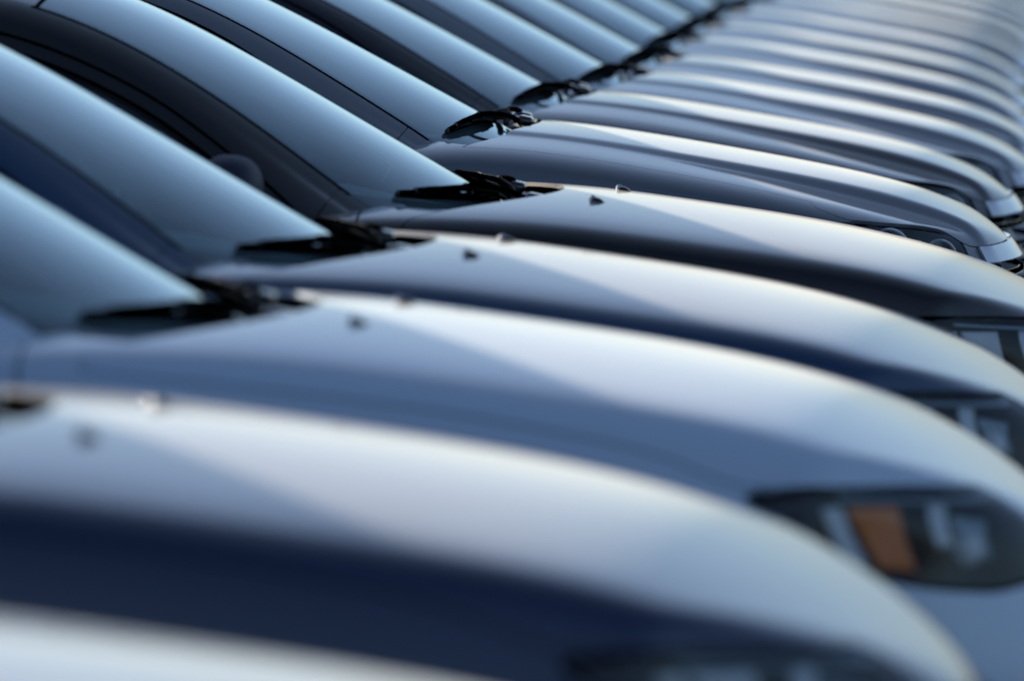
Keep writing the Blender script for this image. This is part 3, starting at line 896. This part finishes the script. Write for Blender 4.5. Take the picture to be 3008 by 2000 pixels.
        q.V = q.V * np.array([.02, .095, .058]) + np.array([-1.697, s * .955, zc_]); q.N[:] = (-1, 0, 0)
        P('mirror_glass', q, M['chrome'], mo)
        P('mirror_foot', bar((-1.60, s * .79, zc_ - .075), (-1.64, s * .88, zc_ - .04), .05, .03, .008), M['plastic'], mo)
    # ---------------- cabin
    P('cabin_tub', join(rbox(-2.75, 0, .36, 2.5, 1.36, .04, .01), rbox(-2.75, .72, .60, 2.5, .03, .52, .01), rbox(-2.75, -.72, .60, 2.5, .03, .52, .01), rbox(-1.50, 0, .60, .04, 1.40, .50, .01), rbox(-3.75, 0, .66, .35, 1.40, .56, .03)), M['cabin'])
    zd = 0.0 if kind == 'A' else .045
    dpts = []
    for j in range(25):
        y = -.68 + 1.36 * j / 24; q = (y / .68) ** 2
        hood_b = .03 * math.exp(-((y - .36) / .16) ** 2)
        xf = GH[kind][1][0][0] + (GH[kind][1][1][0] - GH[kind][1][0][0]) * q
        dpts.append([(xf - .02, y, .905 + zd), (xf - .16, y, .93 + zd), (xf - .30, y, .945 + zd + hood_b * .5), (xf - .46, y, .945 + zd + hood_b), (-1.86 + .05 * q, y, .915 + zd + hood_b), (-1.90 + .05 * q, y, .82), (-1.84, y, .55)])
    bm = bmesh.new(); vs = [[bm.verts.new(p) for p in row] for row in dpts]
    for a in range(24):
        for b in range(6): bm.faces.new((vs[a][b], vs[a + 1][b], vs[a + 1][b + 1], vs[a][b + 1]))
    bmesh.ops.recalc_face_normals(bm, faces=bm.faces); q = from_bmesh(bm); bm.free()
    if q.N[:, 2].mean() < 0: q = TM(q.V, -q.N, q.F[:, ::-1])
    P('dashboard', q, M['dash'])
    # steering wheel
    th = [2 * math.pi * i / 36 for i in range(37)]
    ring = [(-2.02 + .19 * math.sin(a) * math.sin(R(25)) * -1, .36 + .19 * math.cos(a), .93 + zd + .19 * math.sin(a) * math.cos(R(25))) for a in th]
    sw = P('steering_wheel', join(tube(ring, .015, 8, False), rbox(-2.0, .36, .93 + zd, .06, .16, .12, .02, 2, Matrix.Rotation(R(-25), 3, 'Y')), tube([(-1.98, .36, .92 + zd), (-1.80, .36, .84)], .03, 8), tube([(-2.02, .17, .93 + zd), (-2.02, .55, .93 + zd)], .012, 6)), M['cabin'])
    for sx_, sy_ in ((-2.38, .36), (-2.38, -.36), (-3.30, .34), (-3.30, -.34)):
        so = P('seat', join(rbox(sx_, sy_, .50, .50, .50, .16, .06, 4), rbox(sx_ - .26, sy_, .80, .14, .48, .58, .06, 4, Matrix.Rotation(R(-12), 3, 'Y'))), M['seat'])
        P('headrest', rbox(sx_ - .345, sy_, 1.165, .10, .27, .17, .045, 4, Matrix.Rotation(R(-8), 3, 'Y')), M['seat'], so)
    P('rear_view_mirror', rbox(-1.93, 0, 1.275 + zd * .5, .03, .24, .06, .014, 3), M['cabin'])
    # ---------------- wheels
    for wx in S['wheels']:
        for s in (1, -1):
            yc = s * .755
            ty = lathe([(.20, -.10), (.245, -.108), (.29, -.102), (.312, -.085), (.318, -.05), (.318, .05), (.312, .085), (.29, .102), (.245, .108), (.20, .10)], 'Y', (wx, yc, .318), 40)
            wo = P('wheel', ty, M['tyre'])
            P('rim', lathe([(.205, -.09), (.20, .09), (.185, .095), (.18, .06), (.17, -.05)], 'Y', (wx, yc, .318), 36), M['rim'], wo)
            sp = [bar((wx + .03 * math.cos(a), yc + s * .07, .318 + .03 * math.sin(a)), (wx + .185 * math.cos(a), yc + s * .075, .318 + .185 * math.sin(a)), .035, .02, .006) for a in [2 * math.pi * i / 7 for i in range(7)]]
            hub = lathe([(0, .0), (.03, .0), (.045, -.02)], 'Y', (0, 0, 0), 20)
            hub = TM(hub.V * np.array([1, s, 1]) + np.array([wx, yc + s * .09, .318]), hub.N * np.array([1, s, 1]), hub.F)
            P('spokes', join(*sp, hub), M['rim'], wo)
            P('brake_disc', lathe([(.05, -.01), (.14, -.01), (.14, .01), (.05, .01)], 'Y', (wx, yc, .318), 30), M['rim'], wo)
            # arch liner
            Vl, Nl, Fl = [], [], []
            for i in range(21):
                a = math.pi * (-.08 + 1.16 * i / 20)
                for yy in (.50, .845):
                    Vl.append((wx + .356 * math.cos(a), s * yy, .31 + .356 * math.sin(a))); Nl.append((-math.cos(a), 0, -math.sin(a)))
            for i in range(20):
                Fl += [(2 * i, 2 * i + 1, 2 * i + 3), (2 * i, 2 * i + 3, 2 * i + 2)]
            P('arch_liner', TM(Vl, Nl, Fl), M['plastic'])
    # dark engine bay and floor pan so that nothing shines through the shut lines
    P('underbody', join(rbox(-2.1, 0, .235, 3.9, 1.30, .03, .01), rbox(-.80, 0, .52, .86, .94, .50, .05)), M['plastic'])
    return root

def tree(o):
    out = [o]
    for c in o.children: out += tree(c)
    return out

def copy_car(root):
    r = root.copy(); C.objects.link(r)
    for ch in list(root.children):
        if ch.type != 'MESH': continue
        c = ch.copy(); C.objects.link(c); c.parent = r
        for g_ in list(ch.children):
            d = g_.copy(); C.objects.link(d); d.parent = c
    return r

def paint_car(root, mat):
    for o in tree(root):
        if o.get('painted'):
            o.material_slots[0].link = 'OBJECT'; o.material_slots[0].material = mat

def finish():
    for o in list(bpy.data.objects):
        if 'painted' in o.keys(): del o['painted']

# (distance along the row, sideways offset, shape, paint, label)
CARS = [
 (7.05, -.04, 'A', 'white', 'pale car nearest the camera, only its blurred whitish hood crest at the bottom left'),
 (10.07, -.135, 'A', 'navy', 'very dark navy car between the nearest hood crest and the silver blue car'),
 (12.50, -.02, 'A', 'silver', 'silver blue sedan with the amber turn signal showing in its headlight'),
 (14.60, .00, 'A', 'navy2', 'navy blue sedan parked directly behind the silver blue one'),
 (16.88, .09, 'A', 'black', 'black sedan with two sharp washer nozzles on its hood'),
 (19.45, .00, 'B', 'slate', 'slate grey car with a creased hood right behind the black sedan'),
 (21.95, -.005, 'B', 'black2', 'blue black car with a creased hood behind the slate grey one'),
 (23.95, .05, 'B', 'grey', 'grey car third from the front of the crease hooded cars'),
 (25.95, .06, 'B', 'grey', 'grey car fourth from the front of the crease hooded cars'),
 (28.55, .02, 'B', 'steel', 'steel blue car, first of the strongly blurred far cars'),
 (31.05, .00, 'B', 'grey', 'grey car second of the blurred far cars, behind the steel blue one'),
 (33.95, -.02, 'B', 'lsilver', 'light silver car, the last whose windshield foot is inside the picture'),
 (36.70, .00, 'B', 'steel', 'blurred steel blue hood just behind the light silver car at the top edge'),
 (39.20, .02, 'B', 'grey', 'blurred grey hood at the top edge, sixth from the far end of the row'),
 (41.80, .00, 'B', 'slate', 'blurred slate hood near the top edge, fifth from the far end of the row'),
 (44.40, .03, 'B', 'lsilver', 'blurred light silver nose, fourth from the far end of the row'),
 (47.00, .00, 'B', 'grey', 'blurred grey nose in the top right, third from the far end'),
 (49.60, .02, 'B', 'steel', 'blurred steel blue nose in the top right corner, second from the far end'),
 (52.20, .00, 'B', 'grey', 'blurred grey nose at the far end of the row in the top right corner'),
]
protos = {'A': build_car('A'), 'B': build_car('B')}
used = set()
for (Y, off, kind, col, label) in CARS:
    r = protos[kind] if kind not in used else copy_car(protos[kind])
    used.add(kind)
    r.location = (off - 2.1, Y, 0)
    r['label'] = label
    paint_car(r, M[col])
    if Y > 21: r.rotation_euler = (0, 0, R(random.uniform(-.45, .45)))
    for o in tree(r):          # only one car shows the amber block
        if o.name.startswith('turn_signal'):
            o.material_slots[0].link = 'OBJECT'; o.material_slots[0].material = M['orange' if col == 'silver' else 'reflector']
finish()

# ------------------------------------------------------------------ ground
def ground():
    m, nt, out = newmat('asphalt')
    p = nt.nodes.new('ShaderNodeBsdfPrincipled'); p.inputs['Roughness'].default_value = 0.9
    n1 = noise(nt, 0.4, 6); n2 = noise(nt, 90, 3)
    mx = nt.nodes.new('ShaderNodeMix'); mx.data_type = 'RGBA'
    mx.inputs['A'].default_value = (.085, .086, .09, 1); mx.inputs['B'].default_value = (.13, .13, .132, 1)
    ad = nt.nodes.new('ShaderNodeMath'); ad.operation = 'MULTIPLY'
    nt.links.new(n1.outputs['Fac'], ad.inputs[0]); nt.links.new(n2.outputs['Fac'], ad.inputs[1])
    nt.links.new(ramp(nt, ad.outputs[0], 0, 1, .12, .4), mx.inputs['Factor'])
    nt.links.new(mx.outputs['Result'], p.inputs['Base Color'])
    b = nt.nodes.new('ShaderNodeBump'); b.inputs['Strength'].default_value = .5; b.inputs['Distance'].default_value = .004
    nt.links.new(n2.outputs['Fac'], b.inputs['Height']); nt.links.new(b.outputs[0], p.inputs['Normal'])
    nt.links.new(p.outputs[0], out.inputs[0])
    me = bpy.data.meshes.new('ground')
    s = 2500
    me.from_pydata([(-s, -s, 0), (s, -s, 0), (s, s, 0), (-s, s, 0)], [], [(0, 1, 2, 3)])
    me.materials.append(m)
    o = bpy.data.objects.new('ground', me); C.objects.link(o); o['kind'] = 'structure'
ground()
